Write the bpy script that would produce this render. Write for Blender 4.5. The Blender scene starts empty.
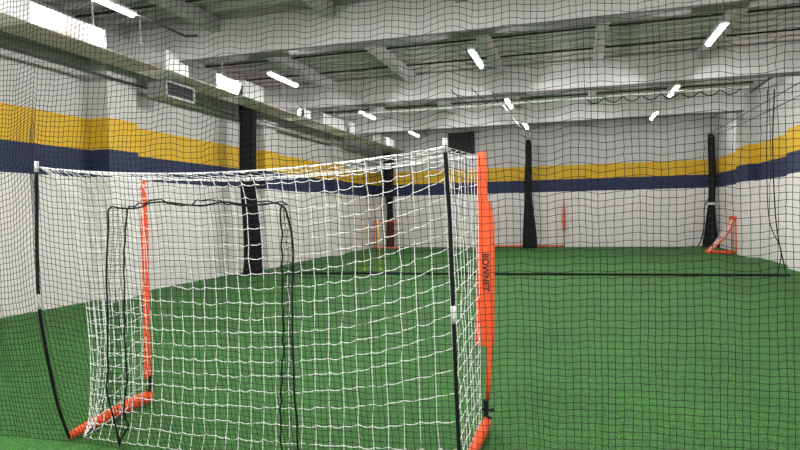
import bpy, bmesh, math, random
import numpy as np
from mathutils import Vector
random.seed(4); rng = np.random.default_rng(7)
PI = math.pi
sc = bpy.context.scene
COL = sc.collection

# ------------------------------------------------------------------ materials
def nodes(name):
    m = bpy.data.materials.new(name); m.use_nodes = True
    nt = m.node_tree
    return m, nt, nt.nodes['Principled BSDF']

def mat(name, col, rough=.6, metal=0., noise=0., nscale=8., bump=0., bscale=60.):
    m, nt, b = nodes(name)
    b.inputs['Roughness'].default_value = rough
    b.inputs['Metallic'].default_value = metal
    b.inputs['Base Color'].default_value = (*col, 1)
    if noise or bump:
        tc = nt.nodes.new('ShaderNodeTexCoord')
    if noise:
        n = nt.nodes.new('ShaderNodeTexNoise'); n.inputs['Scale'].default_value = nscale; n.inputs['Detail'].default_value = 4
        nt.links.new(tc.outputs['Object'], n.inputs['Vector'])
        r = nt.nodes.new('ShaderNodeValToRGB')
        r.color_ramp.elements[0].position = .3; r.color_ramp.elements[1].position = .7
        r.color_ramp.elements[0].color = (*[c * (1 - noise) for c in col], 1)
        r.color_ramp.elements[1].color = (*[min(1, c * (1 + noise)) for c in col], 1)
        nt.links.new(n.outputs['Fac'], r.inputs['Fac']); nt.links.new(r.outputs['Color'], b.inputs['Base Color'])
    if bump:
        n2 = nt.nodes.new('ShaderNodeTexNoise'); n2.inputs['Scale'].default_value = bscale; n2.inputs['Detail'].default_value = 3
        nt.links.new(tc.outputs['Object'], n2.inputs['Vector'])
        bp = nt.nodes.new('ShaderNodeBump'); bp.inputs['Strength'].default_value = bump; bp.inputs['Distance'].default_value = .01
        nt.links.new(n2.outputs['Fac'], bp.inputs['Height']); nt.links.new(bp.outputs['Normal'], b.inputs['Normal'])
    return m

def emit(name, col, s):
    m, nt, b = nodes(name)
    b.inputs['Base Color'].default_value = (.9, .9, .9, 1)
    b.inputs['Emission Color'].default_value = (*col, 1)
    b.inputs['Emission Strength'].default_value = s
    return m

def wall_material():
    # white wall with a navy band and a yellow band painted at fixed heights
    m, nt, b = nodes('painted_wall')
    b.inputs['Roughness'].default_value = .7
    g = nt.nodes.new('ShaderNodeNewGeometry'); sx = nt.nodes.new('ShaderNodeSeparateXYZ')
    nt.links.new(g.outputs['Position'], sx.inputs[0])
    d = nt.nodes.new('ShaderNodeMath'); d.operation = 'DIVIDE'; d.inputs[1].default_value = 6.
    nt.links.new(sx.outputs['Z'], d.inputs[0])
    r = nt.nodes.new('ShaderNodeValToRGB'); cr = r.color_ramp; cr.interpolation = 'CONSTANT'
    cr.elements[0].position = 0; cr.elements[0].color = (.69, .672, .65, 1)
    cr.elements[1].position = 2.41 / 6; cr.elements[1].color = (.005, .014, .066, 1)
    e = cr.elements.new(2.945 / 6); e.color = (.60, .365, .008, 1)
    e = cr.elements.new(3.545 / 6); e.color = (.50, .50, .49, 1)
    nt.links.new(d.outputs[0], r.inputs['Fac'])
    n = nt.nodes.new('ShaderNodeTexNoise'); n.inputs['Scale'].default_value = 1.2; n.inputs['Detail'].default_value = 5
    nt.links.new(g.outputs['Position'], n.inputs['Vector'])
    mr = nt.nodes.new('ShaderNodeMapRange'); mr.inputs['To Min'].default_value = .9; mr.inputs['To Max'].default_value = 1.08
    nt.links.new(n.outputs['Fac'], mr.inputs['Value'])
    mx = nt.nodes.new('ShaderNodeMixRGB'); mx.blend_type = 'MULTIPLY'; mx.inputs['Fac'].default_value = 1
    nt.links.new(r.outputs['Color'], mx.inputs['Color1']); nt.links.new(mr.outputs[0], mx.inputs['Color2'])
    nt.links.new(mx.outputs[0], b.inputs['Base Color'])
    return m

def turf_material():
    m, nt, b = nodes('artificial_turf')
    b.inputs['Roughness'].default_value = .75
    b.inputs['Specular IOR Level'].default_value = .25
    tc = nt.nodes.new('ShaderNodeTexCoord')
    def noise(scale, det, stretch=None):
        n = nt.nodes.new('ShaderNodeTexNoise'); n.inputs['Scale'].default_value = scale; n.inputs['Detail'].default_value = det
        nt.links.new(tc.outputs['Object'], n.inputs['Vector']); return n
    n1 = noise(58, 5); n2 = noise(1.1, 3); n3 = noise(14, 3)
    r = nt.nodes.new('ShaderNodeValToRGB'); cr = r.color_ramp
    cr.elements[0].position = .36; cr.elements[0].color = (.008, .056, .008, 1)
    cr.elements[1].position = .66; cr.elements[1].color = (.054, .205, .034, 1)
    nt.links.new(n1.outputs['Fac'], r.inputs['Fac'])
    col = r.outputs['Color']
    for n, lo, hi in ((n2, .86, 1.12), (n3, .76, 1.22)):
        mr = nt.nodes.new('ShaderNodeMapRange'); mr.inputs['From Min'].default_value = .3; mr.inputs['From Max'].default_value = .7
        mr.inputs['To Min'].default_value = lo; mr.inputs['To Max'].default_value = hi
        nt.links.new(n.outputs['Fac'], mr.inputs['Value'])
        mx = nt.nodes.new('ShaderNodeMixRGB'); mx.blend_type = 'MULTIPLY'; mx.inputs['Fac'].default_value = 1
        nt.links.new(col, mx.inputs['Color1']); nt.links.new(mr.outputs[0], mx.inputs['Color2']); col = mx.outputs[0]
    nt.links.new(col, b.inputs['Base Color'])
    bp = nt.nodes.new('ShaderNodeBump'); bp.inputs['Strength'].default_value = .6; bp.inputs['Distance'].default_value = .015
    nt.links.new(n1.outputs['Fac'], bp.inputs['Height']); nt.links.new(bp.outputs['Normal'], b.inputs['Normal'])
    return m

M = dict(
    wall=wall_material(), turf=turf_material(),
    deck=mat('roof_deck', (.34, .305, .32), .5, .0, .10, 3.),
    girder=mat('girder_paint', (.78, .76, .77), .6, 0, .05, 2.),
    deckshade=mat('deck_recess_shade', (.20, .18, .19), .7),
    decklit=mat('deck_web_lit', (.70, .63, .665), .5),
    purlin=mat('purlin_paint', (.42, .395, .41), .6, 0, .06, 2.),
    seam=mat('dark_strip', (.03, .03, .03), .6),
    net=mat('black_twine', (.010, .010, .012), .8),
    rope=mat('black_rope', (.012, .012, .014), .85, 0, .3, 60),
    white=mat('white_cord', (.93, .93, .92), .6),
    orange=mat('orange_fabric', (.95, .105, .022), .65, 0, .12, 9, .25, 40),
    faded=mat('faded_orange', (.80, .16, .08), .7, 0, .1, 9),
    black=mat('black_fibreglass', (.012, .013, .015), .35),
    blackcloth=mat('black_gathered_net', (.010, .010, .013), .9, 0, .4, 30),
    grey=mat('grey_steel_tube', (.32, .33, .34), .35, .6),
    whitecap=mat('white_plastic', (.82, .83, .84), .4),
    ink=mat('printed_black', (.02, .012, .01), .6),
    yellow=mat('yellow_plastic', (.72, .50, .03), .5),
    galv=mat('galvanised_sheet', (.78, .77, .79), .16, .9, .10, 5.),
    flange=mat('bright_sheet_steel', (.80, .80, .80), .35, .35, .08, 5.),
    underside=mat('underside_shade', (.17, .165, .165), .7),
    tray=mat('galvanised_tray', (.60, .61, .62), .35, .8, .08, 5.),
    ductunder=mat('duct_insulation', (.46, .42, .37), .7),
    pipe=mat('dark_pipe', (.05, .05, .05), .5, .3),
    track=mat('bright_track', (.95, .95, .94), .5, .0),
    housing=mat('light_housing', (.75, .75, .75), .5),
    louver=mat('dark_louver', (.02, .021, .024), .5),
    frame=mat('grey_frame', (.34, .35, .35), .5, .3),
    led=emit('led_diffuser', (1., .965, .955), 300.),
)

for k in ('net', 'rope', 'blackcloth', 'louver', 'seam', 'black'):
    M[k].node_tree.nodes['Principled BSDF'].inputs['Specular IOR Level'].default_value = .15

# ------------------------------------------------------------------ mesh helpers
def link(name, me, m, parent=None):
    o = bpy.data.objects.new(name, me); COL.objects.link(o)
    for mm in (m if isinstance(m, (list, tuple)) else [m]): me.materials.append(mm)
    if parent is not None: o.parent = parent
    return o

def from_arrays(name, V, Q, smooth=False):
    me = bpy.data.meshes.new(name)
    V = np.asarray(V, dtype=np.float32); Q = np.asarray(Q, dtype=np.int32); k = Q.shape[1]
    me.vertices.add(len(V)); me.vertices.foreach_set('co', V.ravel())
    me.loops.add(Q.size); me.loops.foreach_set('vertex_index', Q.ravel())
    me.polygons.add(len(Q)); me.polygons.foreach_set('loop_start', np.arange(0, Q.size, k, dtype=np.int32))
    me.polygons.foreach_set('loop_total', np.full(len(Q), k, dtype=np.int32))
    if smooth: me.polygons.foreach_set('use_smooth', np.ones(len(Q), dtype=bool))
    me.update(calc_edges=True); return me

def tubes(P, r, k=3, ref=(0, 1, 0)):
    """P: (L, n, 3) polylines -> vertices and quads of thin k-sided cords"""
    P = np.asarray(P, float); L, n, _ = P.shape
    t = np.gradient(P, axis=1); t /= np.linalg.norm(t, axis=2, keepdims=True) + 1e-9
    b = np.cross(t, np.array(ref, float)); b /= np.linalg.norm(b, axis=2, keepdims=True) + 1e-9
    c = np.cross(b, t)
    a = np.arange(k) * 2 * PI / k + .5
    V = P[:, :, None, :] + r * (np.cos(a)[None, None, :, None] * b[:, :, None, :] + np.sin(a)[None, None, :, None] * c[:, :, None, :])
    idx = np.arange(L * n * k).reshape(L, n, k)
    A = idx[:, :-1, :]; B = idx[:, 1:, :]
    Q = np.stack([A, np.roll(A, -1, 2), np.roll(B, -1, 2), B], axis=-1).reshape(-1, 4)
    return V.reshape(-1, 3), Q

class MB:
    """collects tubes, lofts and boxes for ONE mesh"""
    def __init__(s): s.V = []; s.Q = []; s.n = 0; s.F = []
    def add(s, V, Q): s.V.append(np.asarray(V, float)); s.Q.append(np.asarray(Q) + s.n); s.n += len(V); return s
    def tube(s, pts, r, k=8, ref=None):
        P = np.asarray(pts, float)
        if ref is None:
            d = np.abs(P[-1] - P[0]); ref = np.eye(3)[int(np.argmin(d))]
        V, Q = tubes(P[None], r, k, ref); base = s.n; s.add(V, Q)
        s.F.append([base + i for i in range(k)][::-1]); s.F.append([base + len(V) - k + i for i in range(k)]); return s
    def box(s, c, d, rz=0):
        cx, cy, cz = c; dx, dy, dz = [v / 2 for v in d]
        V = np.array([(sx * dx, sy * dy, sz * dz) for sx in (-1, 1) for sy in (-1, 1) for sz in (-1, 1)], float)
        if rz:
            C, S = math.cos(rz), math.sin(rz); V[:, :2] = V[:, :2] @ np.array([[C, S], [-S, C]])
        s.add(V + np.array(c), [(0, 1, 3, 2), (4, 6, 7, 5), (0, 4, 5, 1), (2, 3, 7, 6), (0, 2, 6, 4), (1, 5, 7, 3)]); return s
    def rings(s, R):
        """R: list of rings (each list of k points), capped"""
        R = np.asarray(R, float); n, k, _ = R.shape; base = s.n
        idx = np.arange(n * k).reshape(n, k); A = idx[:-1]; B = idx[1:]
        Q = np.stack([A, np.roll(A, -1, 1), np.roll(B, -1, 1), B], -1).reshape(-1, 4)
        s.add(R.reshape(-1, 3), Q)
        s.F.append([base + i for i in range(k)][::-1]); s.F.append([base + (n - 1) * k + i for i in range(k)]); return s
    def build(s, name, m, parent=None, smooth=True, bevel=0):
        V = np.concatenate(s.V)
        me = bpy.data.meshes.new(name)
        if s.F or len(V) < 20000:
            me.from_pydata([tuple(v) for v in V], [], [tuple(int(i) for i in q) for Q in s.Q for q in Q] + [tuple(f) for f in s.F])
            if smooth:
                for p in me.polygons: p.use_smooth = len(p.vertices) <= 4
        else:
            me = from_arrays(name, V, np.concatenate(s.Q), smooth)
        o = link(name, me, m, parent)
        if bevel:
            md = o.modifiers.new('bevel', 'BEVEL'); md.width = bevel; md.segments = 2; md.limit_method = 'ANGLE'
        return o

def ell(cx, cy, z, rx, ry, k=18, p=2.6):
    out = []
    for i in range(k):
        a = 2 * PI * i / k; c, s_ = math.cos(a), math.sin(a)
        out.append((cx + rx * math.copysign(abs(c) ** (2 / p), c), cy + ry * math.copysign(abs(s_) ** (2 / p), s_), z))
    return out

def tag(o, label, cat, group=None, kind=None):
    o['label'] = label; o['category'] = cat
    if group: o['group'] = group
    if kind: o['kind'] = kind
    return o

def thing(name, loc, label, cat, group=None):
    o = bpy.data.objects.new(name, None); COL.objects.link(o); o.location = loc; o.empty_display_size = .2
    return tag(o, label, cat, group)

def at(parent, o):
    """keep world placement of a child built in world coordinates"""
    o.location = -Vector(parent.location); return o

def structure(o, label=None, cat=None):
    o['kind'] = 'structure'
    if label: o['label'] = label
    if cat: o['category'] = cat
    return o

def lerp(a, b, t): return a + (b - a) * t
def spline(pts, n):
    """Catmull-Rom through points, n samples equally spaced in arc length"""
    P = np.asarray(pts, float); Pe = np.vstack([2 * P[0] - P[1], P, 2 * P[-1] - P[-2]])
    out = []
    for i in range(1, len(Pe) - 2):
        for t in np.linspace(0, 1, 24, endpoint=False):
            a, b, c, d = Pe[i - 1:i + 3]
            out.append(.5 * ((2 * b) + (-a + c) * t + (2 * a - 5 * b + 4 * c - d) * t ** 2 + (-a + 3 * b - 3 * c + d) * t ** 3))
    out.append(P[-1]); out = np.array(out)
    s = np.r_[0, np.cumsum(np.linalg.norm(np.diff(out, axis=0), axis=1))]; q = np.linspace(0, s[-1], n)
    return np.stack([np.interp(q, s, out[:, k]) for k in range(3)], 1)

# ------------------------------------------------------------------ room
XL, XR, YB, YF, ZD = -9.08, 5.55, 26.75, -6., 5.42
structure(MB().box(((XL + XR) / 2, (YB + YF) / 2, -.05), (XR - XL + .6, YB - YF + .6, .1)).build('floor', M['turf'], smooth=False),
          'green artificial turf covering the whole hall floor', 'turf floor')
structure(MB().box(((XL + XR) / 2, YB + .1, 2.75), (XR - XL + .6, .2, 5.7)).build('wall_back', M['wall'], smooth=False),
          'far end wall, white with navy and yellow bands', 'wall')
structure(MB().box(((XL + XR) / 2, YF - .1, 2.75), (XR - XL + .6, .2, 5.7)).build('wall_front', M['wall'], smooth=False), 'wall behind the viewer', 'wall')
wl = MB().box((XL - .1, (YB + YF) / 2, 2.75), (.2, YB - YF, 5.7))
for y0, y1, px in ((9.4, 10.2, -8.62), (15.8, 16.6, -8.84), (21.2, 22., -8.84)):
    wl.box(((XL + px) / 2 - .05, (y0 + y1) / 2, 2.75), (px - XL + .1, y1 - y0, 5.7))
structure(wl.build('wall_left', M['wall'], smooth=False), 'long side wall behind the duct, with yellow and navy bands and pilasters', 'wall')
wr = MB().box((XR + .1, (YB + YF) / 2, 2.75), (.2, YB - YF, 5.7))
for y0, y1, px in ((20.95, 22.3, 5.26), (16.4, 17.3, 5.24), (10.2, 11.1, 5.24)):
    wr.box(((XR + px) / 2 + .05, (y0 + y1) / 2, 2.75), (XR - px + .1, y1 - y0, 5.7))
structure(wr.build('wall_right', M['wall'], smooth=False), 'bright white side wall by the small orange goal, with colour bands', 'wall')

# ceiling: ribbed steel deck, ribs running across the hall
per, dep = .46, .11
ys, zs = [], []
y = YF
while y < YB:
    for dy, dz in ((0, 0), (.18, 0), (.23, dep), (.41, dep)):
        ys.append(y + dy); zs.append(ZD + dz)
    y += per
nY = len(ys)
V = np.array([(x, a, b) for x in (XL - .1, XR + .1) for a, b in zip(ys, zs)])
Q = [(i, i + 1, nY + i + 1, nY + i) for i in range(nY - 1)]
ceil_ = structure(link('ceiling', from_arrays('ceiling', V, Q), [M['deck'], M['deckshade'], M['decklit']]), 'grey ribbed metal roof deck with deep white girders', 'ceiling')
for p in ceil_.data.polygons:                            # shade coloured into the flutes, lamp light into the webs facing the viewer
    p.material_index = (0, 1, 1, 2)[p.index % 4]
for gy in (4.35, 10.05, 15.75, 21.35):
    h = .70
    MB().box(((XL + XR) / 2, gy + .11, 4.70 + h / 2), (XR - XL, .22, h)).build('girder', M['girder'], ceil_, smooth=False, bevel=.01)
    MB().box(((XL + XR) / 2, gy + .13, 4.685), (XR - XL, .30, .03)).build('girder_shade_flange', M['underside'], ceil_, smooth=False)  # strip added under the girder, its dark colour standing for shade
GY = [-6, 4.35, 10.05, 15.75, 21.35, 26.7]
for a, b in zip(GY[:-1], GY[1:]):
    for px in (-9.0, -6.6, -4.2, -1.8, .6, 3.0):
        MB().box((px, (a + .22 + b) / 2, 5.30), (.20, b - a - .22, .24)).build('purlin', M['purlin'], ceil_, smooth=False)
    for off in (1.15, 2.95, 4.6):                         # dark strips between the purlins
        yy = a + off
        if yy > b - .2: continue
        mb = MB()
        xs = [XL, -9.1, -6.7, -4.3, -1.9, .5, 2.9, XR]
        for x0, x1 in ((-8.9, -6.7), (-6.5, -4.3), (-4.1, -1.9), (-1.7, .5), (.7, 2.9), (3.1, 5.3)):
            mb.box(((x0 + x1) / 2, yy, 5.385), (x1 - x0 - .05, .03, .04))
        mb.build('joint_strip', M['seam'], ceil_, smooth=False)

# ------------------------------------------------------------------ LED strips
def led_strip(x, y0, y1, z, label):
    t = thing('strip_light', (x, (y0 + y1) / 2, z), label, 'ceiling light', 'LED strip lights')
    L = y1 - y0
    MB().box((0, 0, .062), (.115, L, .04)).build('housing', M['housing'], t, smooth=False, bevel=.008)
    R = []
    for yy in (-L / 2 + .02, -L / 2 + .05, L / 2 - .05, L / 2 - .02):
        w = .03 if abs(yy) > L / 2 - .03 else .036
        R.append([(w * math.cos(a), yy, .04 + 1.1 * w * math.sin(a)) for a in np.linspace(0, -PI, 11)])
    MB().rings(R).build('diffuser', M['led'], t)
    for sy in (-.38, .38):
        MB().tube([(0, sy * L, .07), (0, sy * L, ZD - z)], .006, 6).build('hanger_rod', M['grey'], t)
    return t
LZ = 4.30
led_strip(-5.65, 5.35, 6.68, LZ, 'big LED strip light at top edge of frame, nearest the shiny duct')
led_strip(-5.58, 10.2, 11.4, LZ, 'LED strip light close above the white-lit duct, second along that row')
led_strip(-5.45, 14.9, 16.1, LZ, 'LED strip light hanging beside the bright crosswise net track end')
led_strip(-5.27, 19.2, 20.4, LZ, 'small far LED strip light just above the goal net near dark vent')
led_strip(-1.64, 10.0, 11.2, LZ, 'bright LED strip light high over the middle of the hall, nearest of its row')
led_strip(-1.55, 14.65, 15.85, LZ, 'small LED strip light over mid hall at start of the overhead cable')
led_strip(-1.45, 18.9, 20.1, LZ, 'tiny far LED strip light above the middle black net bundle')
led_strip(2.20, 9.9, 11.05, LZ, 'large LED strip light nearest the white right wall')
led_strip(2.27, 14.5, 15.7, LZ, 'LED strip light crossing the bright track near the right wall')
led_strip(2.30, 18.3, 19.5, LZ, 'small far LED strip light below the track near the right wall')
# unseen fill lamps added above and behind the viewer, in line with the rows
for x in (-5.6, -1.6, 2.2):
    for y in (5.95, 1.4, -3.0):
        if x == -5.6 and y > 5: continue
        l = bpy.data.lights.new('row_fill_lamp', 'AREA'); l.shape = 'RECTANGLE'; l.size = .12; l.size_y = 1.2; l.energy = 70 if y > 5 else 150; l.color = (1, .965, .955)
        o = bpy.data.objects.new('row_fill_lamp', l); COL.objects.link(o); o.location = (x, y, LZ); o.rotation_euler = (0 if y > 5 else math.radians(38), 0, 0)

for x in (-6.6, -2.9, .8, 4.2):                          # unseen lamps added behind the last girder to brighten the far wall
    l = bpy.data.lights.new('bay_fill_lamp', 'AREA'); l.shape = 'RECTANGLE'; l.size = 1.2; l.size_y = .12; l.energy = 52; l.color = (1, .965, .955)
    o = bpy.data.objects.new('bay_fill_lamp', l); COL.objects.link(o); o.location = (x, 23.4, 5.12); o.rotation_euler = (math.radians(22), 0, 0)

# ------------------------------------------------------------------ duct, pipes and fittings
duct = thing('air_duct', (-7.8, 10., 4.45), 'long shiny galvanised duct high along the left wall', 'duct')
for y0, y1, tilt in ((-5.9, 6.7, .0), (6.7, 8.15, .065), (8.15, 9.62, .0), (9.62, 11.35, .0), (11.35, 12.4, .065), (12.4, 15.3, 0), (15.3, 15.7, .065), (15.7, 18.8, 0), (18.8, 19.25, .065), (19.25, 26.5, 0)):
    at(duct, MB().rings([[(-7.47, y, 4.75), (-7.47 - tilt, y, 4.46), (-8.10, y, 4.46), (-8.10, y, 4.75)] for y in (y0, y1 - .01)]).build('duct_body', M['galv'], duct, smooth=False))
at(duct, MB().box((-7.85, 10.2, 4.455), (.66, 32.2, .012)).build('underside_lining', M['ductunder'], duct, smooth=False))
for y0, y1, zt in ((4.6, 6.7, 4.86), (9.62, 10.32, 4.83), (12.4, 13.35, 4.83), (15.7, 16.1, 4.80), (17.1, 18.8, 4.78), (19.25, 19.8, 4.83), (21.9, 22.7, 4.80), (23.6, 24.6, 4.8)):
    at(duct, MB().box((-7.80, (y0 + y1) / 2, (4.44 + zt) / 2), (.71, y1 - y0, zt - 4.44)).build('flanged_section', M['flange'], duct, smooth=False, bevel=.01))
for y in (7.9, 9.0, 11.6, 14.5, 18., 21.):
    at(duct, MB().tube([(-7.49, y, 4.70), (-7.49, y, 5.42)], .014, 6).build('hanger_rod', M['track'], duct))

vent = thing('vent_grille', (-8., 10.75, 4.10), 'dark louvred air unit in a grey frame under the duct', 'vent')
mb = MB()
for z in (4.11, 4.41): mb.box((-7.98, 10.75, z), (.05, .95, .04))
for y in (10.29, 11.21): mb.box((-7.98, y, 4.27), (.05, .04, .32))
at(vent, mb.build('frame', M['frame'], vent, smooth=False))
at(vent, MB().box((-7.995, 10.75, 4.265), (.02, .86, .28)).build('opening', M['louver'], vent, smooth=False))
at(vent, MB().box((-8.22, 10.75, 4.265), (.44, .90, .31)).build('casing', M['frame'], vent, smooth=False))
for k in range(4):
    at(vent, MB().box((-7.975, 10.75, 4.16 + .075 * k), (.03, .87, .012)).build('slat', M['pipe'], vent, smooth=False))

o = MB().tube([(-8.56, y, z) for y, z in ((-4, 4.35), (4, 4.33), (8, 4.33), (11, 4.32), (13.8, 4.26))], .028, 8).build('wall_pipe', M['pipe'])
tag(o, 'thin dark pipe running along the left wall below the duct', 'pipe')
o = MB().tube([(-8.76, y, 4.32) for y in (11.3, 15, 20, 26.0)], .065, 10).build('metal_conduit', M['tray'])
tag(o, 'shiny round metal conduit along left wall behind the tall black bundle', 'conduit')
o = MB().tube([(-9.03, -2, 4.58), (-9.03, 6, 4.60), (-9.03, 9.38, 4.70)], .022, 8).build('upper_pipe', M['frame'])
tag(o, 'grey pipe high in the top left corner, above the thinner wall pipe', 'pipe')

cd = thing('black_conduit', (-5.63, 7.2, 4.35), 'black bent conduit leading off the end of the biggest light', 'conduit')
at(cd, MB().tube([(-5.63, 6.70, 4.36), (-5.64, 7.76, 4.36), (-5.45, 7.80, 4.36)], .020, 8).build('tube', M['pipe'], cd))
at(cd, MB().tube([(-5.60, 7.05, 4.36), (-5.60, 7.05, 5.42)], .008, 6).build('hanger_rod', M['pipe'], cd))

lv = thing('wall_louver', (-4.88, 26.7, 4.2), 'dark slatted wall vent high on far wall behind the goal corner', 'wall vent')
at(lv, MB().box((-4.88, 26.68, 4.74), (1.2, .12, .98)).build('frame', M['louver'], lv, smooth=False))
for k in range(9):
    at(lv, MB().box((-5.36 + .12 * k, 26.60, 4.74), (.035, .05, .9)).build('slat', M['seam'], lv, smooth=False))

for xa, za, xb, pos in ((-3.14, 4.90, -2.46, 'farthest left of the three'), (-2.59, 4.91, -1.99, 'middle one of the three'), (-2.04, 4.78, -1.73, 'nearest the small mid-hall light')):
    o = MB().tube([(xa, 15.735, za), (lerp(xa, xb, .5), 15.08, (za + 4.21) / 2), (xb, 14.44, 4.225)], .014, 6, (0, 0, 1)).build('steel_bracket', M['pipe'])
    tag(o, 'slim steel bracket rod above the bright track, ' + pos, 'bracket', 'bracket rods above the track')
for y0, y1, lab in ((16.1, 19.5, 'black pipe high on the right wall, longer one nearer the viewer'), (22.0, 24.4, 'short black pipe high on right wall above far bundle')):
    o = MB().tube([(5.0, y0, 5.02), (5.0, (y0 + y1) / 2, 4.98), (5.0, y1, 4.95)], .035, 8).build('black_pipe', M['pipe']); tag(o, lab, 'pipe')

# ------------------------------------------------------------------ cables and gathered nets
o = MB().tube([(-1.66 - .012 * (y - 14.45), y, 4.235 + .46 * (y - 14.45) / 11.3) for y in np.linspace(14.50, 25.7, 12)], .018, 6).build('overhead_cable', M['track'])
tag(o, 'overhead cable running from the track to the middle black bundle', 'cable')
o = MB().tube([(5.0, y, 4.42 - .0 * y) for y in np.linspace(7, 26.2, 8)], .014, 6).build('wall_cable', M['pipe'])
tag(o, 'upper cable strung beside the right wall to the far bundle', 'cable')
o = MB().tube([(5.03, y, 4.14 + .12 * ((y - 16) / 8) ** 2) for y in np.linspace(7, 25.5, 10)], .012, 6).build('wall_cable', M['pipe'])
tag(o, 'lower sagging cable strung beside the right wall', 'cable')

def bundle(x, y, prof, seed, label, tie=None, top=4.7, strand=False, ry=1.):
    t = thing('gathered_net', (x, y, 0), label, 'net bundle', 'black nets gathered into upright bundles')
    r = random.Random(seed); ph = [r.uniform(0, 6.28) for _ in range(4)]
    R = []
    zs_ = np.linspace(.01, top, 46); pz = [p[0] for p in prof]; pr = [p[1] for p in prof]
    for z in zs_:
        w = np.interp(z, pz, pr); sw = .03 * math.sin(1.3 * z + ph[0]) * min(1, (top - z) / 1.2)
        ring = []
        for i in range(40):
            a = 2 * PI * i / 40
            k = 1 + .16 * math.sin(7 * a + ph[1] + .4 * math.sin(z)) + .10 * math.sin(11 * a + ph[2] + .7 * z) + .05 * math.sin(4 * a + 2 * z)
            ring.append((w * k * math.cos(a) + sw, ry * w * k * math.sin(a), z))
        R.append(ring)
    MB().rings(R).build('folds', M['blackcloth'], t)
    if tie:
        w = np.interp(tie, pz, pr) * 1.13
        MB().rings([ell(.0, 0, tie + dz, w * s, w * s * ry, 20, 2) for dz, s in ((-.05, .98), (-.03, 1.08), (.03, 1.08), (.05, .98))]).build('tie', M['whitecap'], t)
    w = np.interp(top, pz, pr)
    MB().rings([ell(0, 0, top + dz, w * s, w * s, 14, 2) for dz, s in ((-.03, 1.), (.0, 1.08), (.04, .7))]).build('top_ring', M['black'], t)
    MB().tube([(0, 0, top), (0, 0, ZD)], .012, 6).build('hanging_rope', M['rope'], t)
    if strand:
        MB().tube(spline([(-.12, -.15, 2.0), (-.28, -.1, 1.6), (-.30, -.1, .9), (-.42, -.12, .3), (-.55, -.1, .03)], 24), .022, 6).build('loose_rope', M['rope'], t)
    return t
bundle(-8.42, 14.2, [(0, .23), (.3, .20), (2, .205), (4, .20), (4.85, .21)], 1, 'widest black gathered net bundle, by left wall behind goal net', top=4.85)
bundle(-8.30, 26.42, [(0, .17), (.9, .16), (1.9, .13), (2.6, .19), (4.1, .22)], 2, 'black gathered net bundle in far left corner behind red goal', top=4.4)
bundle(-1.85, 25.95, [(0, .26), (.5, .24), (2, .15), (3.3, .13), (4.65, .10)], 3, 'black gathered net bundle against middle of the far wall', top=4.62, tie=None)
bundle(5.3, 26.25, [(0, .27), (.4, .21), (1.75, .10), (2.2, .105), (3.2, .12), (4.5, .11)], 5, 'black gathered net bundle with white tie in far right corner', tie=1.75, top=4.5, strand=True)

# ------------------------------------------------------------------ nets
def net_grid(P, r, k=3, refrow=(0, 1, 0), refcol=(0, 1, 0)):
    mb = MB()
    mb.add(*tubes(P, r, k, refrow)); mb.add(*tubes(np.swapaxes(P, 0, 1), r, k, refcol)); return mb

# goal geometry shared with the net that drapes over it
BOWL = [(-3.425, 3.09, 1.98), (-3.445, 3.10, 1.67), (-3.46, 3.105, 1.40), (-3.48, 3.125, 1.03), (-3.495, 3.185, .70), (-3.51, 3.27, .33), (-3.52, 3.34, .13), (-3.52, 3.38, .02)]
BOWR = [(-.65, 3.07, 1.98), (-.65, 3.11, 1.77), (-.65, 3.165, 1.55), (-.65, 3.21, 1.11), (-.65, 3.255, .65), (-.65, 3.31, .26), (-.65, 3.345, .12), (-.652, 3.38, .02)]
def bow_y(B, Z): q = np.array(B)[::-1]; return np.interp(Z, q[:, 2], q[:, 1])
XPL, XPR = -3.42, -.65

m_ = .0372
gx = np.arange(-8.35, 5.3, m_); gz = np.arange(.015, 4.40, m_)
S, Z = np.meshgrid(gx, gz)
def smoothnoise(S, Z, lx, lz, seed):
    r = np.random.default_rng(seed); out = np.zeros_like(S)
    for _ in range(6):
        a, b, p = r.normal(0, 1 / lx), r.normal(0, 1 / lz), r.uniform(0, 6.28)
        out += np.sin(2 * PI * (a * S + b * Z) + p)
    return out / 6 ** .5
amp = (.004 + .014 * np.clip((Z - .9) / 1.3, 0, 1)) * np.clip(.55 + .5 * smoothnoise(S, Z, 1.4, 2., 5), .1, 1.4)
dz = amp * np.sin(2 * PI * S / .36 + 2.2 * np.sin(.8 * S + .5) + .9 * np.sin(1.2 * Z)) + .006 * smoothnoise(S, Z, .25, 1.2, 11)
left = np.where(S < XPL, 1., .35)
dz += .26 * np.exp(-np.abs(S - XPL) / .42) * np.where(Z > 1.75, np.exp(-((Z - 1.75) / .45) ** 2), np.exp(-((Z - 1.75) / 1.0) ** 2)) * left
dz += .03 * np.exp(-np.abs(S - XPL) / .35) * np.clip(Z / .5, 0, 1)
dz += .05 * np.exp(-np.abs(S - XPR) / .25) * np.exp(-((Z - 1.85) / .4) ** 2)
dz -= .05 * np.sin(2 * PI * (S + 4.5) / 3.1) * np.clip(Z / 1.5, 0, 1) * np.where(S < XPL, 0, .25)
dx = .007 * np.sin(2 * PI * S / .31 + 1.1 * np.sin(.7 * Z) + .4) + .004 * smoothnoise(S, Z, .3, 1.5, 8)
zt = np.clip(Z / .12, 0, 1)
S, Z = S + dx, np.maximum(Z + dz * zt, .006)
hx = np.where((S > XPL) & (S < XPR), 1 - .10 * np.sin(PI * np.clip((S - XPL) / (XPR - XPL), 0, 1)),
              np.exp(-np.minimum(np.abs(S - XPL), np.abs(S - XPR)) / .8))
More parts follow.
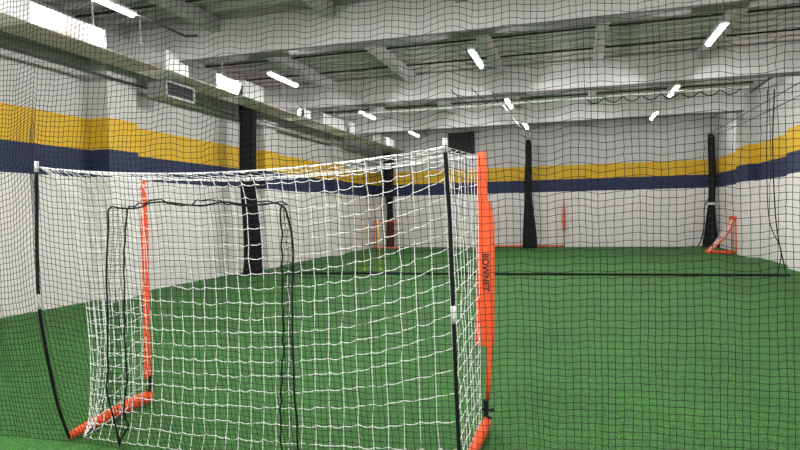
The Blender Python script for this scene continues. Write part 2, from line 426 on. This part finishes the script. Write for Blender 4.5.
gzf = np.where(Z < 1.98, (3.37 - (bow_y(BOWL, Z) + (bow_y(BOWR, Z) - bow_y(BOWL, Z)) * np.clip((S - XPL) / (XPR - XPL), 0, 1))) / .29, np.clip(1 - (Z - 1.98) / 2.6, 0, 1))
away = np.clip(np.minimum(np.abs(S - XPL), np.abs(S - XPR)) / .5, 0, 1)
dpole = np.minimum(np.abs(S - XPL), np.abs(S - XPR) + .25)
Y = 3.335 - .305 * hx * gzf - .012 * away * (1 + np.sin(2 * PI * S / .62 + 1.4 * np.sin(.9 * Z))) - .012 * away * (1 + .7 * smoothnoise(S, Z, .9, 2.5, 3))
P1 = np.stack([S, Y, Z], -1)
P1 += rng.normal(0, .0011, P1.shape) * np.array([1, .3, 1])
near = thing('divider_net', (-1.8, 3.33, 0), 'black mesh divider net hanging across the whole foreground, draped over the goal', 'net')
at(near, net_grid(P1, .00175).build('netting', M['net'], near))
at(near, MB().tube([(x, 3.335, 4.40) for x in np.linspace(-8.4, 5.35, 24)], .010, 6).build('top_cable', M['pipe'], near))
def ynet(x, z):
    j = int(np.clip(round((x - gx[0]) / m_), 0, len(gx) - 1)); i = int(np.clip(round((z - gz[0]) / m_), 0, len(gz) - 1)); return P1[i, j, 1]
# doorway flap in the net: rope hem round a second layer of mesh down each side
def hem(pts, n, seed, amp=.006):
    c = spline([(x, ynet(x, z) + .012, z) for x, z in pts], n)
    r = np.random.default_rng(seed); s = np.linspace(0, 1, n)
    for a in (0, 2):
        for _ in range(4):
            c[:, a] += amp * np.sin(2 * PI * (r.uniform(3, 15) * s) + r.uniform(0, 6)) * .6
    c[:, 2] = np.maximum(c[:, 2], .01); return c
OUT = [(-3.04, .03), (-3.0, .25), (-2.99, .45), (-2.95, .6), (-2.91, .81), (-2.88, 1.08), (-2.87, 1.28), (-2.84, 1.53), (-2.835, 1.64), (-2.81, 1.675), (-2.76, 1.67), (-2.70, 1.67), (-2.58, 1.67), (-2.5, 1.69), (-2.36, 1.69), (-2.16, 1.67), (-1.99, 1.69), (-1.86, 1.67), (-1.75, 1.66), (-1.66, 1.672), (-1.62, 1.66), (-1.60, 1.63), (-1.59, 1.52), (-1.59, 1.26), (-1.60, 1.11), (-1.61, .85), (-1.62, .6), (-1.64, .27), (-1.65, .02)]
INL = [(-2.70, 1.67), (-2.72, 1.53), (-2.75, 1.31), (-2.76, 1.09), (-2.80, .81), (-2.82, .61), (-2.85, .47), (-2.89, .36), (-2.90, .26), (-2.89, .21), (-2.99, .09), (-3.04, .03)]
INR = [(-1.635, 1.66), (-1.65, 1.29), (-1.66, 1.1), (-1.67, .84), (-1.72, .48), (-1.77, .14), (-1.775, .02)]
at(near, MB().tube(hem(OUT, 160, 3, .004), .0058, 6, (0, 1, 0)).build('hem_rope', M['rope'], near))
for pts, sd in ((INL, 5), (INR, 6)):
    at(near, MB().tube(hem(pts, 90, sd, .004), .0050, 6, (0, 1, 0)).build('inner_rope', M['rope'], near))
at(near, MB().tube(hem([(-2.7, 1.67), (-2.5, 1.705), (-2.3, 1.68), (-2.1, 1.70), (-1.9, 1.665), (-1.75, 1.68), (-1.6, 1.665)], 90, 12, .008), .0042, 6, (0, 1, 0)).build('twisted_cord', M['rope'], near))
def xat(pts, z):
    q = sorted((b, a) for a, b in pts); return np.interp(z, [b for b, a in q], [a for b, a in q])
fz = np.arange(.05, 1.65, m_) + .015
for A, B in ((OUT[:9], INL), (INR, OUT[22:])):
    G = np.array([[(x, ynet(x, z) + .010, z) for x in np.linspace(float(xat(A, z)), float(xat(B, z)), 5)] for z in fz])
    G += rng.normal(0, .004, G.shape) * np.array([1, .2, 1])
    at(near, net_grid(G, .0017).build('overlap_strip', M['net'], near))

# second net farther down the hall, hung from a bright track
mf = .06
fx = np.arange(-8.3, 4.55, mf); fz = np.linspace(.02, 4.14, 70)
S, Z = np.meshgrid(fx, fz)
yb = lerp(14.5, 15.35, (S + 8.3) / 12.8)
Yf = yb + (14.42 - yb) * (Z / 4.14) + .02 * np.sin(2 * PI * S / .8) * (Z / 4.14)
P2 = np.stack([S + .01 * smoothnoise(S, Z, .3, 1, 4), Yf, Z + .02 * np.sin(2 * PI * S / .7)], -1)
P2[..., 2] = np.maximum(P2[..., 2], .01)
far = thing('far_divider_net', (-1.9, 15.1, 0), 'second fine black net across mid hall, hung from a bright thin track', 'net')
at(far, net_grid(P2, .0009).build('netting', M['net'], far))
at(far, MB().tube([(x, 14.4, 4.185) for x in np.linspace(-5.9, 3.65, 12)], .026, 8).build('track', M['track'], far))
at(far, MB().tube([(x, lerp(14.5, 15.35, (x + 8.3) / 12.8), .028) for x in np.linspace(-8.4, 4.7, 24)], .028, 6).build('weighted_hem', M['rope'], far))
mb = MB()
for x in np.arange(.3, 3.5, .40):
    mb.tube([(x + .40 * t, 14.4, 4.17 - .12 * math.sin(PI * t)) for t in np.linspace(0, 1, 9)], .012, 5)
at(far, mb.build('hanging_loops', M['rope'], far))
at(far, MB().tube(spline([(4.15, 14.45, 4.1), (4.24, 14.9, 2.9), (4.40, 15.25, 1.2), (4.62, 15.34, .03)], 40), .013, 6).build('edge_rope', M['rope'], far))
at(far, MB().tube(spline([(4.02, 14.45, 4.1), (4.12, 14.9, 2.6), (4.26, 15.25, 1.3), (4.50, 15.30, .6), (4.44, 15.32, .03)], 40), .010, 6).build('edge_rope', M['rope'], far))

# ------------------------------------------------------------------ the big goal
G0 = (-2.05, 3.8, 0)
goal = thing('soccer_goal', G0, 'large portable goal with white net, orange posts and black bow poles, nearest the viewer', 'goal')
def add(o): return at(goal, o)
# front posts: thin tube in an orange sleeve
def post(x, y, rings, lx):
    tube_ = add(MB().tube([(x, y, .02), (x + .010, y, .23), (x + .030 if lx > 0 else x, y, .6), (x + .015, y, 1.2), (x, y, 1.9)], .011, 10).build('post', M['grey'], goal))
    sl = MB().rings([ell(*r) for r in rings]).build('sleeve', M['orange'], tube_); return tube_, sl
ZS = lambda *a: a
pr, sleeve_r = post(-.63, 4.25, [ZS(-.618, 4.25, .23, .015, .014), ZS(-.606, 4.25, .40, .018, .016), ZS(-.598, 4.25, .60, .021, .018), ZS(-.600, 4.25, .628, .024, .018),
    ZS(-.630, 4.25, .632, .066, .018), ZS(-.630, 4.25, .66, .068, .020), ZS(-.622, 4.25, 1.0, .066, .024), ZS(-.615, 4.25, 1.3, .066, .026), ZS(-.611, 4.25, 1.50, .062, .026),
    ZS(-.617, 4.25, 1.60, .056, .026), ZS(-.625, 4.25, 1.64, .048, .024), ZS(-.632, 4.25, 1.70, .038, .024), ZS(-.632, 4.25, 1.9, .036, .024), ZS(-.632, 4.25, 1.99, .035, .022), ZS(-.632, 4.25, 2.025, .026, .016), ZS(-.632, 4.25, 2.035, .008, .008)], 1)
pl, sleeve_l = post(-3.555, 4.25, [ZS(-3.560, 4.25, .21, .030, .022), ZS(-3.560, 4.25, .24, .031, .022), ZS(-3.555, 4.25, .7, .026, .022), ZS(-3.550, 4.25, 1.2, .027, .022),
    ZS(-3.548, 4.25, 1.5, .032, .022), ZS(-3.548, 4.25, 1.75, .026, .020), ZS(-3.550, 4.25, 1.88, .021, .016), ZS(-3.550, 4.25, 1.93, .016, .012), ZS(-3.550, 4.25, 1.945, .006, .006)], -1)
# lettering down the wide sleeve
cu = bpy.data.curves.new('lettering', 'FONT'); cu.body = 'BOWNET'; cu.size = .063; cu.extrude = .0006; cu.offset = .0016; cu.space_character = 1.02
cu.align_x = 'CENTER'; cu.align_y = 'CENTER'
tmp = bpy.data.objects.new('lettering', cu); COL.objects.link(tmp); bpy.context.view_layer.update()
me_ = bpy.data.meshes.new_from_object(tmp.evaluated_get(bpy.context.evaluated_depsgraph_get()))
bpy.data.objects.remove(tmp); bpy.data.curves.remove(cu); me_.materials.clear()
tx = link('lettering', me_, M['ink'], sleeve_r)
tx.rotation_euler = (PI / 2, PI / 2, 0); tx.location = (-.614, 4.25 - .0275, 1.165); tx['label'] = 'dark printed lettering down the sleeve'
# black locking joints with a wing knob
for p, x in ((pr, -.63), (pl, -3.545)):
    j = MB().rings([ell(x, 4.25, z, r, r, 12, 2) for z, r in ((.075, .016), (.08, .019), (.19, .019), (.21, .021), (.235, .021), (.24, .017))]).build('locking_joint', M['black'], p)
    kb = MB().rings([[(x + d, 4.25 + r * math.cos(a), .165 + r * math.sin(a)) for a in np.linspace(0, 2 * PI, 10, endpoint=False)] for d, r in ((-.050, .012), (-.045, .016), (-.02, .010), (.02, .010), (.05, .017), (.058, .013))])
    kb.tube([(x, 4.25 - .03, .13), (x + .045, 4.25 - .035, .118)], .009, 8)
    kb.build('knob', M['black'], j)
    MB().tube([(x, 4.25, .02), (x, 4.25, .10)], .014, 10).build('foot_tube', M['grey'], p)
# orange sleeved ground bars running back from each post
def ybar(x0, x1, y0, y1, prof):
    R = []
    for t, w, h in prof:
        x = lerp(x0, x1, t); yy = lerp(y0, y1, t)
        R.append([(x + w * math.cos(a), yy, .012 + h + h * math.sin(a)) for a in np.linspace(0, 2 * PI, 16, endpoint=False)])
    return MB().rings(R)
for x0, x1 in ((-3.53, -3.52), (-.625, -.652)):
    b_ = add(ybar(x0, x1, 4.27, 3.37, [(0, .012, .035), (.02, .028, .055), (.3, .030, .055), (.6, .028, .045), (.9, .024, .032), (.98, .020, .026), (1, .008, .012)]).build('ground_bar', M['orange'], goal))
# black bow poles
for B in (BOWL, BOWR):
    pts = spline(B, 60)
    bp = add(MB().tube(pts, .0118, 10, (1, 0, 0)).build('bow_pole', M['black'], goal))
    d = (pts[0] - pts[3]); d /= np.linalg.norm(d)
    MB().tube([pts[0] - d * .06, pts[0] - d * .02, pts[0] + d * .012], .0138, 10, (1, 0, 0)).build('tip_cap', M['whitecap'], bp)
    k = int(np.argmin(np.abs(pts[:, 2] - 1.03)))
    MB().tube(pts[k - 2:k + 2], .0128, 10, (1, 0, 0)).build('ferrule', M['whitecap'], bp)
# white net: four panels of knotted cord
def coons(top, bot, lef, rig):
    nu, nv = len(top), len(lef); u = np.linspace(0, 1, nu)[None, :, None]; v = np.linspace(0, 1, nv)[:, None, None]
    top, bot = np.asarray(top)[None], np.asarray(bot)[None]; lef, rig = np.asarray(lef)[:, None], np.asarray(rig)[:, None]
    bil = (1 - u) * (1 - v) * top[:, :1] + u * (1 - v) * top[:, -1:] + (1 - u) * v * bot[:, :1] + u * v * bot[:, -1:]
    return (1 - v) * top + v * bot + (1 - u) * lef + u * rig - bil
def subdiv(P, sag, step, seed):
    """insert drooping points between the knots of each row"""
    r = np.random.default_rng(seed); L, n, _ = P.shape; ts = (0, .3, .62, .88)
    out = np.zeros((L, (n - 1) * 4 + 1, 3)); w = (0, .8, 1.0, .55)
    s = sag * r.uniform(.3, 1.5, (L, n - 1))
    for q, (t, k) in enumerate(zip(ts, w)):
        out[:, q:-1:4] = P[:, :-1] * (1 - t) + P[:, 1:] * t
        out[:, q:-1:4, 2] -= s * k
    out[:, -1] = P[:, -1]; return out
def netpanel(name_mb, P, r, sag, jit, seed, refrow, refcol):
    rr = np.random.default_rng(seed); J = rr.normal(0, jit, P.shape); J[0] = J[-1] = 0; J[:, 0] *= .2; J[:, -1] *= .2
    P = P + J; P[..., 2] = np.maximum(P[..., 2], .012)
    R = subdiv(P, sag, 0, seed + 1); R[..., 2] = np.maximum(R[..., 2], .01)
    name_mb.add(*tubes(R, r, 4, refrow)); name_mb.add(*tubes(np.swapaxes(P, 0, 1), r * .95, 4, refcol)); return P
NU, NV = 31, 20
tipL, tipR = np.array((-3.41, 3.10, 1.955)), np.array((-.662, 3.11, 1.955))
u = np.linspace(0, 1, NU)
rear_top = np.stack([lerp(tipL[0], tipR[0], u), 3.11 + .02 * np.sin(PI * u), 1.955 - .085 * np.sin(PI * u) ** .8], 1)
front_top = np.stack([lerp(-3.54, -.655, u), np.full(NU, 4.25), lerp(1.93, 2.0, u) - .05 * np.sin(PI * u)], 1)
bot = np.stack([lerp(-3.44, -.668, u), lerp(3.43, 3.41, u), np.full(NU, .02)], 1)
left_edge = spline([tipL, (-3.36, 3.145, 1.90), (-3.34, 3.22, 1.82), (-3.335, 3.28, 1.63), (-3.355, 3.35, 1.39), (-3.38, 3.42, 1.04), (-3.42, 3.49, .56), (-3.455, 3.50, .16), (-3.44, 3.43, .02)], NV)
right_edge = spline([tipR, (-.668, 3.145, 1.6), (-.668, 3.235, 1.1), (-.668, 3.30, .6), (-.668, 3.41, .02)], NV)
nm = MB()
BK = coons(rear_top, bot, left_edge, right_edge)
vv = np.linspace(0, 1, NV)[:, None]; uu = u[None, :]
BK[..., 2] += (.12 * uu * vv + .22 * uu ** 5 * np.clip(vv / .2, 0, 1)) * (1 - np.clip((vv - .72) / .28, 0, 1) ** 1.5)      # hitched up toward the near bow pole
BK[..., 0] -= .10 * vv * np.sin(PI * uu) ** .5
BK[..., 1] -= .02 * np.sin(PI * uu) * vv
netpanel(nm, BK, .0026, .011, .0035, 21, (0, 1, 0), (0, 1, 0))
# top panel
NT = 7
tv = np.linspace(0, 1, NT)[:, None]
lt = tipL * (1 - tv) + front_top[0] * tv; rt = tipR * (1 - tv) + front_top[-1] * tv
T = coons(rear_top, front_top, lt, rt)
T[..., 2] -= .035 * np.sin(PI * np.linspace(0, 1, NT))[:, None] * np.sin(PI * u)[None, :]
netpanel(nm, T, .0019, .006, .003, 31, (0, 0, 1), (0, 0, 1))
# side panels
for edge, px, ft, seed in ((left_edge, -3.535, front_top[0], 41), (right_edge, -.66, front_top[-1], 51)):
    sv = np.linspace(0, 1, 9 if px < -2 else 11)
    zz = np.linspace(ft[2], .10, NV); postl = np.stack([np.full(NV, px), np.full(NV, 4.22), zz], 1)
    top = edge[0] * (1 - sv[:, None]) + postl[0] * sv[:, None]; top[:, 2] -= .02 * np.sin(PI * sv)
    bt = edge[-1] * (1 - sv[:, None]) + postl[-1] * sv[:, None]
    Sd = coons(top, bt, edge, postl)
    Sd[..., 0] += .012 * np.sin(PI * sv)[None, :] * (1 if px < -2 else -1)
    netpanel(nm, Sd, .0022, .010 if px < -2 else .004, .0035, seed, (1, 0, 0), (1, 0, 0))
for q in range(5):                                       # slack strands bunched along the loose left edge
    rr = np.random.default_rng(60 + q); e = left_edge.copy(); w = np.sin(np.linspace(0, PI, NV)) ** .6
    e[:, 0] += (.022 + .030 * q) * w + rr.normal(0, .006, NV) * w; e[:, 1] += .015 * q * w; e[:, 2] += rr.normal(0, .004, NV) * w
    nm.add(*tubes(e[None], .0026, 4, (0, 1, 0)))
for line, ref in ((rear_top, (0, 1, 0)), (front_top, (0, 0, 1)), (left_edge, (0, 1, 0))):
    nm.add(*tubes(np.asarray(line)[None], .0034, 6, ref))
add(nm.build('net', M['white'], goal))

# ------------------------------------------------------------------ things at the far end
def small_net(P, r, parent, m='white'):
    return net_grid(P, r, 3, (.3, .8, .5), (.3, .8, .5)).build('net', M[m], parent)
# square red goal in the far left corner
g = thing('small_square_goal', (-8.25, 25.8, 0), 'small square red framed goal standing in the far left corner', 'goal')
c = [(-.62, 0, .03), (-.62, 0, 1.24), (.58, 0, 1.24), (.58, 0, .03)]
for a, b, nme in ((0, 1, 'post'), (1, 2, 'crossbar'), (2, 3, 'post'), (3, 0, 'base_bar')):
    MB().tube([c[a], [(p + q) / 2 for p, q in zip(c[a], c[b])], c[b]], .034, 8).build(nme, M['faded'], g)
gu, gv = np.meshgrid(np.linspace(-.62, .58, 12), np.linspace(.03, 1.24, 12))
small_net(np.stack([gu, .25 * (1 - gv / 1.24) + .02, gv], -1), .0035, g, 'faded')
# two yellow poles
for x, h, lab in ((-5.30, 1.45, 'slim yellow pole on the turf, beside the red goal'), (-5.78, 1.40, 'slim yellow pole on the turf, farther from the red goal')):
    p = thing('training_pole', (x, 15.9, 0), lab, 'pole', 'yellow training poles')
    MB().tube([(0, 0, .02), (-.02, 0, .7), (-.05, 0, h)], .014, 8).build('shaft', M['yellow'], p)
    MB().rings([ell(0, 0, z, r, r, 14, 2) for z, r in ((.005, .035), (.015, .035), (.03, .025), (.05, .018))]).build('base', M['yellow'], p)
# wide goal flat against the far wall
g = thing('far_soccer_goal', (-1.9, 26.15, 0), 'distant orange goal with slim spindle post against far wall', 'goal')
MB().tube([(-1.65, .45, .05), (0, .45, .05), (1.48, .45, .05)], .045, 8).build('base_bar', M['faded'], g)
for x in (-1.65, 1.48):
    p = MB().tube([(x, .40, .03), (x, .40, 1.), (x, .40, 2.05)], .018, 8).build('post', M['grey'], g)
    MB().rings([ell(x, .40, z, r, .03, 12) for z, r in ((.62, .015), (.75, .055), (1.1, .075), (1.45, .06), (1.75, .035), (2.08, .022))]).build('sleeve', M['orange'], p)
gu, gv = np.meshgrid(np.linspace(-1.65, 1.48, 20), np.linspace(.05, 1.98, 14))
small_net(np.stack([gu, np.full_like(gu, .52), gv], -1), .004, g)
# small triangular pop-up goal by the right wall
g = thing('popup_goal', (4.93, 22.45, 0), 'small triangular orange pop-up goal near the right wall and far bundle', 'goal')
for y in (0, .55):
    n = 'side_frame'
    f_ = MB()
    f_.tube([(.34, y, .03), (.345, y, .65), (.33, y, 1.22)], .026, 8)
    f_.tube([(-.48, y, .05), (-.05, y, .05), (.34, y, .04)], .04, 8)
    f_.tube([(-.48, y, .05), (-.22, y, .32), (.06, y, .62), (.20, y, .93), (.32, y, 1.2)], .03, 8)
    fo = f_.build(n, M['orange'], g)
    MB().rings([ell(.32, y, z, r, r, 12, 2) for z, r in ((1.17, .04), (1.20, .07), (1.27, .07), (1.30, .04))]).build('top_knob', M['orange'], fo)
MB().tube([(.33, 0, 1.22), (.33, .28, 1.22), (.33, .55, 1.22)], .022, 8).build('crossbar', M['orange'], g)
MB().tube([(-.48, 0, .05), (-.48, .28, .05), (-.48, .55, .05)], .04, 8).build('rear_bar', M['orange'], g)
t_, w_ = np.meshgrid(np.linspace(0, 1, 14), np.linspace(0, .55, 6))
small_net(np.stack([lerp(-.46, .33, t_), w_, lerp(.05, 1.2, t_ ** 1.1)], -1), .006, g)

# ------------------------------------------------------------------ camera and view
cam = bpy.data.cameras.new('camera'); co = bpy.data.objects.new('camera', cam); COL.objects.link(co)
cam.sensor_fit = 'HORIZONTAL'; cam.sensor_width = 36; cam.lens = 590. * 36 / 800; cam.clip_end = 200; cam.clip_start = .05
from mathutils import Matrix
yaw, pit, rol = .2870, .0197, .019
R = Matrix.Rotation(yaw, 4, 'Z') @ Matrix.Rotation(PI / 2 - pit, 4, 'X') @ Matrix.Rotation(-rol, 4, 'Z')
co.matrix_world = Matrix.Translation((0, 0, 1.6)) @ R
sc.camera = co
w = bpy.data.worlds.new('world'); sc.world = w; w.use_nodes = True
w.node_tree.nodes['Background'].inputs[0].default_value = (.5, .52, .55, 1); w.node_tree.nodes['Background'].inputs[1].default_value = .02
sc.view_settings.view_transform = 'Standard'; sc.view_settings.look = 'None'; sc.view_settings.exposure = .13
